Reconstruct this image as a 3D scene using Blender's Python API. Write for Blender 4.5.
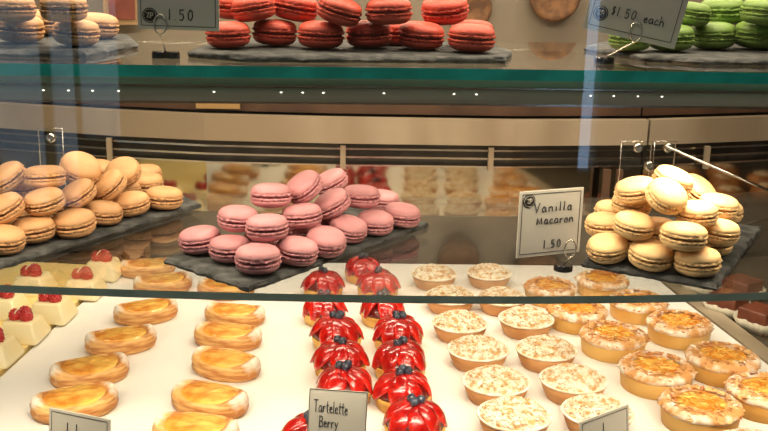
import bpy, math, random
from mathutils import Vector, Matrix
PI = math.pi
C = bpy.context.scene.collection
SC = bpy.context.scene
for o in list(bpy.data.objects): bpy.data.objects.remove(o)

# ------------------------------------------------------------------ camera
EYE = 145.0                      # all lengths below in centimetres, S turns them into metres
S = 0.01
FPX = 1000.0
PITCH, YAW, ROLL = math.radians(14.87), math.radians(2.9), math.radians(1.35)
DECK, MID, TOP = EYE-52.0, EYE-30.8, EYE-9.8
cam = bpy.data.cameras.new('camera'); co = bpy.data.objects.new('camera', cam); C.objects.link(co)
cam.sensor_fit = 'HORIZONTAL'; cam.sensor_width = 36; cam.lens = FPX/768*36; cam.clip_start = .01
fw = Vector((math.sin(YAW)*math.cos(PITCH), math.cos(YAW)*math.cos(PITCH), -math.sin(PITCH)))
rt = Vector((math.cos(YAW), -math.sin(YAW), 0)); up = rt.cross(fw)
rr = rt*math.cos(ROLL)+up*math.sin(ROLL); uu = rr.cross(fw)
m = Matrix((rr, uu, -fw)).transposed().to_4x4(); m.translation = (0, 0, EYE*S)
co.matrix_world = m
SC.camera = co
def ray(px, py):
    return rr*((px-384)/FPX)+uu*(-(py-215.5)/FPX)+fw
def at(px, py, z):               # point of the horizontal plane z under a pixel
    d = ray(px, py); t = (z-EYE)/d.z
    return Vector((d.x*t, d.y*t, z))
def pt(px, py, Y):               # point of the vertical plane Y under a pixel
    d = ray(px, py); t = Y/d.y
    return Vector((d.x*t, Y, EYE+d.z*t))

# ------------------------------------------------------------------ world, lights, exposure
w = bpy.data.worlds.new('world'); SC.world = w; w.use_nodes = True
bg = w.node_tree.nodes['Background']; bg.inputs[0].default_value = (.42, .62, .9, 1); bg.inputs[1].default_value = 3.0
SC.view_settings.view_transform = 'Standard'; SC.view_settings.look = 'None'
SC.view_settings.gamma = 1; SC.view_settings.use_curve_mapping = False
SC.view_settings.exposure = 0.0
SC.cycles.use_denoising = True
SC.cycles.max_bounces = 10; SC.cycles.transparent_max_bounces = 24; SC.cycles.glossy_bounces = 6
SC.cycles.caustics_reflective = False; SC.cycles.caustics_refractive = False
SC.cycles.sample_clamp_indirect = 3
def area(name, loc, sx, sy, power, col, rot=(0, 0, 0)):
    l = bpy.data.lights.new(name, 'AREA'); l.shape = 'RECTANGLE'; l.size = sx*S; l.size_y = sy*S
    l.energy = power; l.color = col
    o = bpy.data.objects.new(name, l); C.objects.link(o); o.location = Vector(loc)*S; o.rotation_euler = rot
    return o
WARM = (1, .83, .60)
area('case_lamp', (10, 98, EYE+30), 130, 5, 10.5, WARM, (math.radians(8), 0, 0))
area('rear_lamp', (10, 150, EYE+30), 130, 5, 8.5, WARM, (math.radians(-6), 0, 0))
area('shelf_lamp', (10, 90.5, TOP-3.3), 120, 1.5, 2.6, WARM, (math.radians(20), 0, 0))
area('deck_lamp', (10, 90.5, MID-1.6), 120, 1.5, 1.4, WARM, (math.radians(38), 0, 0)).data.spread = math.radians(105)  # added fill under the middle shelf, brightens the deck
area('bar_spot', (36, 97, TOP-3.6), 3, 3, .30, WARM, (math.radians(8), 0, 0)).data.spread = math.radians(100)
area('room_lamp', (0, -60, 275), 120, 120, 14, (1, .9, .76))

# ------------------------------------------------------------------ materials
def srgb(r, g, b):
    f = lambda c: (c/255/12.92) if c/255 <= .04045 else ((c/255+.055)/1.055)**2.4
    return (f(r), f(g), f(b), 1)
def mat(name, c1, c2=None, scale=8, rough=.6, metal=0, bump=0, bscale=40, coat=0, spec=.5, detail=3, lo=.4, hi=.6, rnd=0, stretch=None, sheen=0, sss=0, voro=False):
    M = bpy.data.materials.new(name); M.use_nodes = True; nt = M.node_tree; N = nt.nodes; L = nt.links
    p = N['Principled BSDF']; p.inputs['Roughness'].default_value = rough; p.inputs['Metallic'].default_value = metal
    p.inputs['Coat Weight'].default_value = coat; p.inputs['Coat Roughness'].default_value = .08
    p.inputs['Specular IOR Level'].default_value = spec
    if sss:
        p.inputs['Subsurface Weight'].default_value = sss; p.inputs['Subsurface Scale'].default_value = .004
        p.inputs['Subsurface Radius'].default_value = (1, .5, .3)
    tc = N.new('ShaderNodeTexCoord'); src = tc.outputs['Object']
    if stretch:
        mp = N.new('ShaderNodeMapping'); mp.inputs['Scale'].default_value = stretch; L.new(src, mp.inputs[0]); src = mp.outputs[0]
    col = None
    if c2 is None:
        r = N.new('ShaderNodeRGB'); r.outputs[0].default_value = c1; col = r.outputs[0]
    else:
        if voro:
            n = N.new('ShaderNodeTexVoronoi'); n.inputs['Scale'].default_value = scale; L.new(src, n.inputs['Vector']); fac = n.outputs['Distance']
        else:
            n = N.new('ShaderNodeTexNoise'); n.inputs['Scale'].default_value = scale; n.inputs['Detail'].default_value = detail
            L.new(src, n.inputs['Vector']); fac = n.outputs['Fac']
        cr = N.new('ShaderNodeValToRGB'); cr.color_ramp.elements[0].position = lo; cr.color_ramp.elements[1].position = hi
        cr.color_ramp.elements[0].color = c1; cr.color_ramp.elements[1].color = c2
        L.new(fac, cr.inputs[0]); col = cr.outputs[0]
    if rnd:
        oi = N.new('ShaderNodeObjectInfo'); hs = N.new('ShaderNodeHueSaturation')
        mr = N.new('ShaderNodeMapRange'); mr.inputs[3].default_value = 1-rnd; mr.inputs[4].default_value = 1+rnd
        L.new(oi.outputs['Random'], mr.inputs[0]); L.new(mr.outputs[0], hs.inputs['Value']); L.new(col, hs.inputs['Color']); col = hs.outputs[0]
    L.new(col, p.inputs['Base Color'])
    if bump:
        b = N.new('ShaderNodeBump'); b.inputs['Strength'].default_value = bump; b.inputs['Distance'].default_value = .002
        n2 = N.new('ShaderNodeTexNoise'); n2.inputs['Scale'].default_value = bscale; n2.inputs['Detail'].default_value = 4
        L.new(src, n2.inputs['Vector']); L.new(n2.outputs['Fac'], b.inputs['Height']); L.new(b.outputs[0], p.inputs['Normal'])
    return M
def glass_mat(name, tint, f0=.045, gain=.95, rough=0.0):
    M = bpy.data.materials.new(name); M.use_nodes = True; nt = M.node_tree; N = nt.nodes; L = nt.links
    N.remove(N['Principled BSDF']); out = N['Material Output']
    g = N.new('ShaderNodeNewGeometry'); d = N.new('ShaderNodeVectorMath'); d.operation = 'DOT_PRODUCT'
    L.new(g.outputs['Incoming'], d.inputs[0]); L.new(g.outputs['Normal'], d.inputs[1])
    def mth(op, a, b=None):
        n = N.new('ShaderNodeMath'); n.operation = op; n.use_clamp = False
        L.new(a, n.inputs[0])
        if b is not None: n.inputs[1].default_value = b
        return n.outputs[0]
    a = mth('ABSOLUTE', d.outputs['Value']); a = mth('MULTIPLY_ADD', a, -1); a.node.inputs[2].default_value = 1
    a = mth('POWER', a, 5); a = mth('MULTIPLY_ADD', a, gain); a.node.inputs[2].default_value = f0
    t = N.new('ShaderNodeBsdfTransparent'); t.inputs[0].default_value = tint
    gl = N.new('ShaderNodeBsdfGlossy'); gl.inputs['Roughness'].default_value = rough; gl.inputs[0].default_value = (1, 1, 1, 1)
    mx = N.new('ShaderNodeMixShader'); L.new(a, mx.inputs[0]); L.new(t.outputs[0], mx.inputs[1]); L.new(gl.outputs[0], mx.inputs[2])
    L.new(mx.outputs[0], out.inputs[0])
    return M
def emit(name, col, s):
    M = bpy.data.materials.new(name); M.use_nodes = True; p = M.node_tree.nodes['Principled BSDF']
    p.inputs['Base Color'].default_value = col; p.inputs['Emission Color'].default_value = col; p.inputs['Emission Strength'].default_value = s
    return M
GLASS = glass_mat('clear_glass', (.96, .975, .965, 1))
FGLASS = glass_mat('front_glass', (.985, .99, .99, 1))
TGLASS = glass_mat('tinted_glass', (.6, .58, .54, 1))
EDGE_T = mat('teal_glass_edge', (.01, .40, .32, 1), (.02, .56, .46, 1), 30, .25, spec=.6)
EDGE_M = mat('dark_glass_edge', (.30, .42, .34, 1), (.38, .50, .42, 1), 30, .3)
WHITE = mat('white_tray', (.86, .84, .80, 1), rough=.5)
STEEL = mat('brushed_steel', srgb(188, 173, 150), srgb(164, 148, 124), 7, .36, .35, stretch=(1, 1, .3), bump=.05, bscale=60)
CHROME = mat('chrome', (.8, .76, .68, 1), rough=.18, metal=1)
DARK = mat('dark_track', (.03, .026, .02, 1), (.06, .05, .04, 1), 20, .45)
BAR = mat('bar_metal', (.40, .36, .26, 1), (.55, .49, .36, 1), 9, .33, .2, stretch=(.3, 1, 8))
BEIGE = mat('beige_panel', srgb(134, 123, 106), srgb(122, 112, 97), 5, .6)
BROWNP = mat('brown_frame', srgb(74, 52, 38), srgb(92, 66, 48), 12, .5)
MIRROR = mat('tinted_mirror', (.50, .45, .355, 1), rough=.06, metal=1)
SLATE = mat('slate', (.035, .037, .036, 1), (.11, .11, .105, 1), 70, .72, bump=1, bscale=170, detail=7, lo=.4, hi=.68, spec=.3)
WALLM = mat('wall_paint', srgb(150, 140, 125), srgb(140, 130, 116), 3, .8)
FLOORM = mat('floor_tile', srgb(110, 98, 85), srgb(90, 80, 70), 4, .5)
CABM = mat('cabinet_laminate', srgb(60, 52, 46), srgb(70, 60, 52), 5, .5)

# ------------------------------------------------------------------ helpers
def mesh(name, V, F, mats, smooth=True, midx=None):
    me = bpy.data.meshes.new(name); me.from_pydata([Vector(v)*S for v in V], [], F)
    for mm in (mats if isinstance(mats, (list, tuple)) else [mats]): me.materials.append(mm)
    if smooth: me.polygons.foreach_set('use_smooth', [True]*len(me.polygons))
    if midx: me.polygons.foreach_set('material_index', midx)
    me.update(); return me
def link(name, me, parent=None, loc=None):
    o = bpy.data.objects.new(name, me); C.objects.link(o)
    if parent: o.parent = parent
    if loc is not None: o.location = Vector(loc)*S
    return o
def tag(o, label=None, cat=None, group=None, kind=None):
    for k, v in (('label', label), ('category', cat), ('group', group), ('kind', kind)):
        if v: o[k] = v
    return o
def empty(name, loc, label=None, cat=None, group=None, rz=0):
    o = bpy.data.objects.new(name, None); C.objects.link(o); o.location = Vector(loc)*S; o.rotation_euler = (0, 0, rz)
    o.empty_display_size = .01
    return tag(o, label, cat, group)
class MB:
    def __init__(s): s.V = []; s.F = []; s.M = []
    def add(s, V, F, mi=0, T=None):
        b = len(s.V)
        s.V += [tuple(T @ Vector(v)) if T else tuple(v) for v in V]
        s.F += [tuple(i+b for i in f) for f in F]; s.M += [mi]*len(F); return s
    def box(s, c, d, mi=0, T=None, taper=1):
        x, y, z = c; a, b, h = d[0]/2, d[1]/2, d[2]/2; k = taper
        V = [(x+i*a*q, y+j*b*q, z+l*h) for l, q in ((-1, 1), (1, k)) for i, j in ((-1, -1), (1, -1), (1, 1), (-1, 1))]
        return s.add(V, [(3, 2, 1, 0), (4, 5, 6, 7), (0, 1, 5, 4), (1, 2, 6, 5), (2, 3, 7, 6), (3, 0, 4, 7)], mi, T)
    def tube(s, P, r, n=8, mi=0, T=None, flat=1):
        P = [Vector(p) for p in P]; V = []; F = []
        for i, p in enumerate(P):
            t = (P[min(i+1, len(P)-1)]-P[max(i-1, 0)])
            t = t.normalized() if t.length > 1e-6 else Vector((0, 0, 1))
            a = t.cross(Vector((0, 1, 0)) if abs(t.y) < .9 else Vector((1, 0, 0))).normalized(); b = t.cross(a)
            for k in range(n):
                an = 2*PI*k/n; V.append(p+a*math.cos(an)*r+b*math.sin(an)*r*flat)
        for i in range(len(P)-1):
            for k in range(n): F.append((i*n+k, i*n+(k+1) % n, (i+1)*n+(k+1) % n, (i+1)*n+k))
        F.append(tuple(range(n))[::-1]); F.append(tuple(range((len(P)-1)*n, len(P)*n)))
        return s.add(V, F, mi, T)
    def lathe(s, prof, n=32, mi=0, T=None, f=None):
        V = []; F = []
        for i, (r, z) in enumerate(prof):
            for k in range(n):
                a = 2*PI*k/n; q = f(i, a) if f else (0, 0)
                V.append(((r+q[0])*math.cos(a), (r+q[0])*math.sin(a), z+q[1]))
        for i in range(len(prof)-1):
            for k in range(n): F.append((i*n+k, i*n+(k+1) % n, (i+1)*n+(k+1) % n, (i+1)*n+k))
        F.append(tuple(range(n))[::-1]); F.append(tuple(range((len(prof)-1)*n, len(prof)*n)))
        return s.add(V, F, mi, T)
    def ball(s, c, r, mi=0, T=None, n=8, m=6, sc=(1, 1, 1)):
        V = [(c[0], c[1], c[2]-r*sc[2])]; F = []
        for i in range(1, m):
            th = PI*i/m
            for k in range(n):
                a = 2*PI*k/n
                V.append((c[0]+r*sc[0]*math.sin(th)*math.cos(a), c[1]+r*sc[1]*math.sin(th)*math.sin(a), c[2]-r*sc[2]*math.cos(th)))
        V.append((c[0], c[1], c[2]+r*sc[2])); e = len(V)-1
        for k in range(n):
            k2 = (k+1) % n; F.append((0, 1+k2, 1+k)); F.append((e, 1+(m-2)*n+k, 1+(m-2)*n+k2))
            for i in range(m-2): F.append((1+i*n+k, 1+i*n+k2, 1+(i+1)*n+k2, 1+(i+1)*n+k))
        return s.add(V, F, mi, T)
    def prism(s, poly, z0, z1, mi=0, side=None, T=None):
        n = len(poly); V = [(x, y, z0) for x, y in poly]+[(x, y, z1) for x, y in poly]
        s.add(V, [tuple(range(n))[::-1], tuple(range(n, 2*n))], mi, T)
        b = len(s.V)-2*n
        for i in range(n):
            j = (i+1) % n; s.F.append((b+i, b+j, b+n+j, b+n+i)); s.M.append(mi if side is None else side)
        return s
    def me(s, name, mats, smooth=True): return mesh(name, s.V, s.F, mats, smooth, s.M)
def sharp(o_or_me, ang=35):
    me = o_or_me if isinstance(o_or_me, bpy.types.Mesh) else o_or_me.data
    me.set_sharp_from_angle(angle=math.radians(ang)); return o_or_me
def copy_tree(o, parent=None):
    c = o.copy(); C.objects.link(c)
    if parent: c.parent = parent
    for ch in o.children: copy_tree(ch, c)
    return c
rnd = random.Random(7)
from mathutils import noise as mn
def nz(x, y, z=0): return mn.noise(Vector((x, y, z)))

# ------------------------------------------------------------------ the room
def struct(name, mb, mt):
    return tag(link(name, mb.me(name, mt, False)), kind='structure')
X0, X1, Y0, Y1, H = -420, 330, -260, 330, 290
struct('floor', MB().box(((X0+X1)/2, (Y0+Y1)/2, -5), (X1-X0, Y1-Y0, 10)), FLOORM)
struct('ceiling', MB().box(((X0+X1)/2, (Y0+Y1)/2, H+5), (X1-X0, Y1-Y0, 10)), WALLM)
struct('wall_left', MB().box((X0-5, (Y0+Y1)/2, H/2), (10, Y1-Y0, H)), WALLM)
struct('wall_right', MB().box((X1+5, (Y0+Y1)/2, H/2), (10, Y1-Y0, H)), WALLM)
struct('wall_back', MB().box(((X0+X1)/2, Y1+5, H/2), (X1-X0, 10, H)), WALLM)
wf = MB()                              # shop front behind the camera, openings placed to reflect in the front glass
op = [(-380, -300, 25, 250), (-290, -262, 25, 250), (-254, -212, 25, 250), (-206, -190, 25, 250), (-186, -158, 60, 250), (125, 133, 52, 250)]
xs = X0
for a, b, z0, z1 in op:
    wf.box(((xs+a)/2, Y0-5, H/2), (a-xs, 10, H)); wf.box(((a+b)/2, Y0-5, z0/2), (b-a, 10, z0)); wf.box(((a+b)/2, Y0-5, (z1+H)/2), (b-a, 10, H-z1)); xs = b
wf.box(((xs+X1)/2, Y0-5, H/2), (X1-xs, 10, H))
struct('wall_front', wf, WALLM)
for i, (a, b, z0, z1) in enumerate(op):
    o = struct('window_%d' % (i+1), MB().box(((a+b)/2, Y0-5, (z0+z1)/2), (b-a-.2, 1, z1-z0-.2)), FGLASS if a > 0 else TGLASS)

# ------------------------------------------------------------------ display case
YB = 165.0
case = empty('display_case', (10, 120, 0), 'glass fronted pastry display case with a steel rail and tinted mirrors along its back', 'display case')
def cpart(name, mb, mt, smooth=False):
    o = link(name, mb.me(name, mt, smooth), case); o.location = -case.location; return o
XL, XR = -75, 142
cpart('cabinet_body', MB().box(((XL+XR)/2, 132, (DECK-2.2)/2), (XR-XL, 100, DECK-2.2)), CABM)
cpart('case_roof', MB().box(((XL+XR)/2, 132, EYE+38), (XR-XL, 106, 4)), CABM)
cpart('side_panel', MB().box((XL+1, 132, (DECK+EYE+34)/2), (1, 100, EYE+36-DECK)), FGLASS)
cpart('side_panel', MB().box((XR-1, 132, (DECK+EYE+34)/2), (1, 100, EYE+36-DECK)), FGLASS)
# steel rail, following the bend of the case
rail = [pt(60, 106, YB+9), pt(123, 109.5, YB+5), pt(200, 114, YB+2), pt(300, 116.5, YB), pt(400, 118.5, YB), pt(580, 119.5, YB), pt(652, 117, YB+2)]
def strip(P, z0, z1, th, mb=None, glass=False):
    mb = mb or MB()
    for i in range(len(P)-1):
        a, b = P[i], P[i+1]
        V = [(a.x, a.y, z0), (b.x, b.y, z0), (b.x, b.y+th, z0), (a.x, a.y+th, z0), (a.x, a.y, z1), (b.x, b.y, z1), (b.x, b.y+th, z1), (a.x, a.y+th, z1)]
        mb.add(V, [(3, 2, 1, 0), (4, 5, 6, 7), (0, 1, 5, 4), (2, 3, 7, 6)]+([] if glass else [(1, 2, 6, 5), (3, 0, 4, 7)]))
    return mb
RL = [Vector((-75, 180, 0)), Vector((-55, 174, 0)), Vector((-37, 169, 0)), Vector((-22, 166.3, 0)), Vector((0, 165, 0)), Vector((30, 165, 0)), Vector((53.5, 167.5, 0))]
RR = [Vector((53.9, 167.6, 0)), Vector((80, 174.5, 0)), Vector((141, 191, 0))]
zr1, zr0 = EYE-27.2, EYE-31.5
cpart('steel_rail', strip(RL, zr0, zr1, 2), STEEL)
cpart('steel_rail', strip(RR, zr0, zr1, 2), STEEL)
for R in (RL, RR):
    off = lambda d: [Vector((p.x, p.y+d, 0)) for p in R]
    cpart('door_track', strip(off(2.5), EYE-36, zr0, 2), DARK)
    cpart('track_rod', strip(off(.8), EYE-32.7, EYE-32.35, .5), CHROME)
    cpart('track_rod', strip(off(.8), EYE-34.1, EYE-33.75, .5), CHROME)
    cpart('track_rod', strip(off(.8), EYE-35.5, EYE-35.2, .5), CHROME)
    cpart('mirror_door', strip(off(1.8), EYE-44.3, EYE-35.5, .5), MIRROR)
    cpart('rear_sill', strip(off(1.6), DECK-1, EYE-44.3, 1.5), DARK)
    cpart('back_panel', strip(off(5), zr1, EYE-20, 1), BROWNP)
    cpart('upper_panel', strip(off(5), EYE-20, EYE+36, 1), BEIGE)
for px, py in ((104, 146), (343, 155), (491, 157), (716, 152)):
    p = pt(px, py, 165.5)
    cpart('track_clip', MB().box((p.x, p.y+(.3 if px != 104 and px != 716 else 4), EYE-33.9), (.9, .8, 4)), STEEL)
p = pt(613, 185, 165); cpart('door_stile', MB().box((p.x-1, 165.8, EYE-40), (1.2, 1, 9)).box((p.x+1.2, 165.8, EYE-40), (1, 1, 9)), BROWNP)
p = pt(217, 106, 168); cpart('tan_panel', MB().box((p.x, 169.6, EYE-24.6), (7.4, .8, 4)), mat('tan_card', srgb(170, 135, 85), rough=.7))
# bowed front glass
gv = []; NX = 96
for i in range(NX+1):
    x = XL+(XR-XL)*i/NX; y = 80+330-math.sqrt(330*330-(x-12)**2); gv.append(Vector((x, y, 0)))
cpart('front_glass', strip(gv, DECK-2, EYE+36, .6, None, True), FGLASS, True)
for o in case.children:
    if o.name.startswith('front_glass'): sharp(o, 30)

# deck: white tray, yellow board, dark tray, steel divider
tr = MB().prism([(-39, 80), (59.5, 80), (57.6, 120), (54.6, 146), (53.2, 163), (-34.5, 164), (-38, 140), (-41.5, 112), (-45, 80)], DECK-2.1, DECK)
tag(link('pastry_tray', tr.me('pastry_tray', WHITE, False)), 'wide white tray carrying the tarts and puff pastries', 'tray')
br = MB().prism([(-74, 84), (-45.6, 84), (-42.0, 112), (-38.5, 141), (-36, 160), (-74, 165)], DECK-2.1, DECK+.3)
tag(link('pastry_board', br.me('pastry_board', mat('yellow_board', srgb(235, 205, 130), srgb(242, 218, 150), 10, .5), False)), 'pale yellow board under the raspberry cakes at the left', 'board')
dk = MB().prism([(62.4, 80), (104, 80), (138, 95), (138, 188), (100, 178), (57, 165), (58.2, 146), (60.5, 120)], DECK-2.1, DECK-.6)
tag(link('dark_tray', dk.me('dark_tray', mat('grey_tray', srgb(95, 85, 72), srgb(75, 66, 56), 5, .25, .3), False)), 'dark glossy tray under the chocolate squares at the right', 'tray')
dv = MB().prism([(59.8, 80), (62.2, 80), (60.3, 120), (57.9, 146), (56.6, 163), (53.5, 163), (54.9, 146), (57.8, 120)], DECK-2.1, DECK+.25)
tag(link('steel_divider', dv.me('steel_divider', STEEL, False)), 'flat steel strip between the white tray and the dark tray', 'divider')

# ------------------------------------------------------------------ glass shelves
def shelf(name, front, back, z, th, em, label):
    poly = front+back[::-1]
    mb = MB().prism(poly, z-th, z, 0, 1)
    for i in range(len(front)-1, len(poly)): mb.M[2+i] = 0
    o = link(name, mb.me(name, [GLASS, em], False)); tag(o, label, 'shelf'); return o
mf = []
for i in range(33):
    x = -72+i*5.3; y = 87.1+(x-12)**2/(2*(400 if x < 12 else 260)); mf.append((x, y))
shelf('glass_shelf', mf, [(-72, 133), (-45, 128.5), (-22, 126.3), (0, 125.4), (25, 125.4), (44, 127), (70, 134), (97.6, 141.5)], MID, .75, EDGE_M, 'bowed clear glass shelf carrying the brown, pink and vanilla macarons')
shelf('glass_shelf', [(-72, 81.8), (-28, 84.6), (5, 86.6), (98, 89.6)], [(-72, 118), (-28, 115.8), (5, 114.6), (44, 115.4), (98, 128)], TOP, 1.0, EDGE_T, 'teal edged upper glass shelf carrying the red and green macarons')
# light bar below the upper shelf
lb = empty('light_bar', (10, 89, EYE-13.2), 'dark metal light bar with a row of tiny lights under the upper shelf', 'light')
def lpart(name, mb, mt): o = link(name, mb.me(name, mt, False), lb); o.location = -lb.location; return o
def barbox(z0, z1, d0, d1):
    F = [Vector((-72, 83.6+d0, 0)), Vector((5, 87.8+d0, 0)), Vector((98, 90.8+d0, 0))]
    return strip(F, z0, z1, d1)
lpart('bar_body', barbox(EYE-13.0, EYE-10.9, 0, 2.5), BAR)
lpart('chrome_trim', barbox(EYE-11.72, EYE-11.6, -.12, .2), CHROME)
lpart('chrome_trim', barbox(EYE-13.2, EYE-13.0, -.12, .3), CHROME)
LED_GLINT = emit('led', (1, .97, .88, 1), 4)  # glowing beads stand in for small reflected points of light
for px in (41, 66, 90, 116, 212, 280, 302, 323, 385, 457, 480, 598, 622, 647, 672):
    p = at(px, 92+px*.0155, EYE-12.3); yy = 83.6+(p.x+72)*4.2/77 if p.x < 5 else 87.8+(p.x-5)*3/93
    lpart('led', MB().ball((p.x, yy-.02, EYE-12.2), .065, sc=(1.6, .7, .6)), LED_GLINT)
# clear brackets with chrome bolts standing at the back of the shelf
def bracket(pxa, pxb, pya, Y, bolts, label):
    a, b = pt(pxa, pya, Y), pt(pxb, pya, Y)
    e = empty('shelf_bracket', ((a.x+b.x)/2, Y, MID), label, 'bracket')
    mb = MB().box((0, 0, (a.z-MID)/2), (b.x-a.x, .4, a.z-MID))
    link('clear_plate', mb.me('clear_plate', GLASS, False), e)
    tr_ = MB().tube([(-(b.x-a.x)/2, 0, 0), (-(b.x-a.x)/2, 0, a.z-MID), ((b.x-a.x)/2, 0, a.z-MID), ((b.x-a.x)/2, 0, 0)], .06, 6)
    link('chrome_edge', tr_.me('chrome_edge', CHROME), e)
    for bx, by in bolts:
        q = pt(bx, by, Y)
        T = Matrix.Translation((q.x-(a.x+b.x)/2, -.3, q.z-MID)) @ Matrix.Rotation(PI/2, 4, 'X')
        bm_ = MB().lathe([(.62, 0), (.62, .4), (.5, .6), (.3, .6), (.25, .4)], 20, T=T)
        link('chrome_bolt', sharp(bm_.me('chrome_bolt', CHROME)), e)
    return e
bracket(38, 62, 128, 127, [(52, 137)], 'clear shelf bracket with one chrome bolt above the brown macarons')
bracket(622, 652, 141, 127.5, [(637, 147), (648, 165)], 'clear shelf bracket with two chrome bolts behind the vanilla macarons')
bracket(655, 676, 141, 128.2, [(667, 147)], 'clear shelf bracket with one chrome bolt just right of the steel rail joint')
a, b = pt(667, 147, 127), pt(800, 204, 122)
tag(link('support_rod', MB().tube([a, b], .17, 10).me('support_rod', CHROME)), 'thin metal rod slanting down to the right above the shelf', 'rod')
# small things seen against the upper back panel
def upanel(px, py): return pt(px, py, 168.0)
def round_disc(px, py, r, label):
    p = upanel(px, py); e = empty('round_plaque', (p.x, 169.5, p.z), label, 'wall decoration')
    T = Matrix.Rotation(PI/2, 4, 'X')
    mb = MB().lathe([(.1, 0), (r, 0), (r*1.05, .8), (r*.95, 1.3), (r*.8, .9), (.1, .8)], 40, T=T, f=lambda i, a: (0, .12*nz(6*math.cos(a), 6*math.sin(a), i)))
    link('disc', mb.me('disc', mat('brown_weave', srgb(120, 84, 52), srgb(88, 60, 40), 60, .8, bump=.6, bscale=80)), e)  # flat brown disc with an uneven rim
round_disc(556, -5, 4.2, 'round brown disc on the beige back panel left of the right price card')
round_disc(470, 8, 3.6, 'round brown disc on the beige back panel behind the last red macaron')
p = upanel(118, 4); e = empty('framed_picture', (p.x, 171, p.z), 'tan framed picture with a dark reddish middle on the back panel at upper left', 'picture')
e.rotation_euler = (0, 0, math.radians(9))
link('picture_frame', MB().box((0, 0, 0), (6, .8, 7)).me('pf', mat('tan_frame', srgb(150, 120, 82), rough=.6), False), e)
link('picture_sheet', MB().box((0, -.5, 0), (4.2, .3, 5.2)).me('ps', mat('red_sheet', srgb(125, 60, 42), srgb(105, 48, 36), 30, .6), False), e)

# ------------------------------------------------------------------ slate plates
def slate(poly, z, label, seed=1):
    r2 = random.Random(seed); P = []
    n = len(poly)
    for i in range(n):
        a, b = Vector(poly[i]), Vector(poly[(i+1) % n]); L = (b-a).length; k = max(2, int(L/.55)); nn = Vector((-(b-a).y, (b-a).x)).normalized()
        for j in range(k):
            q = a.lerp(b, j/k)+nn*(r2.uniform(-.14, .14) if j else 0); P.append(q)
    m_ = len(P); c = sum(P, Vector((0, 0)))/m_; V = []; F = []
    for zz, sc, jit in ((0, .985, .05), (.28, 1.0, .12), (.45, .985, .12), (.6, .965, .04)):
        for q in P:
            d = (q-c); d2 = d*(1 if sc == 1 else 1-(1-sc)*10/max(d.length, 4))+Vector((r2.uniform(-jit, jit), r2.uniform(-jit, jit)))
            V.append((c.x+d2.x, c.y+d2.y, z+zz+(r2.uniform(-.05, .05) if 0 < zz < .6 else 0)))
    for l in range(3):
        for k in range(m_): F.append((l*m_+k, l*m_+(k+1) % m_, (l+1)*m_+(k+1) % m_, (l+1)*m_+k))
    F.append(tuple(range(m_))[::-1]); F.append(tuple(range(3*m_, 4*m_)))
    tag(link('slate_plate', sharp(mesh('slate_plate', V, F, SLATE), 50)), label, 'slate')
slate([(-17.1, 96.2), (-7.9, 87.6), (10.9, 110.9), (1.7, 119.9)], MID, 'dark slate plate under the pink macarons on the middle shelf', 1)
slate([(-32.5, 93.2), (-16.2, 118.6), (-24.5, 132), (-44, 112.5), (-44, 94)], MID, 'dark slate plate under the brown macarons on the middle shelf', 2)
slate([(25.1, 96.2), (36.4, 88.9), (50, 110.5), (36, 116)], MID, 'dark slate plate under the vanilla macarons on the middle shelf', 3)
slate([(-13.6, 92), (-8, 88.4), (15.4, 91.2), (17.2, 98), (16, 106), (-12, 106)], TOP, 'dark slate plate under the red macarons on the upper shelf', 4)
slate([(-34, 89), (-22, 89.4), (-19.2, 99), (-22, 108), (-36, 106)], TOP, 'dark slate plate under the brown macarons on the upper shelf', 5)
slate([(25.8, 104.5), (29.2, 95.6), (34, 93.2), (56, 94.5), (56, 112), (30, 112)], TOP, 'dark slate plate under the green macarons on the upper shelf', 6)

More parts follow.
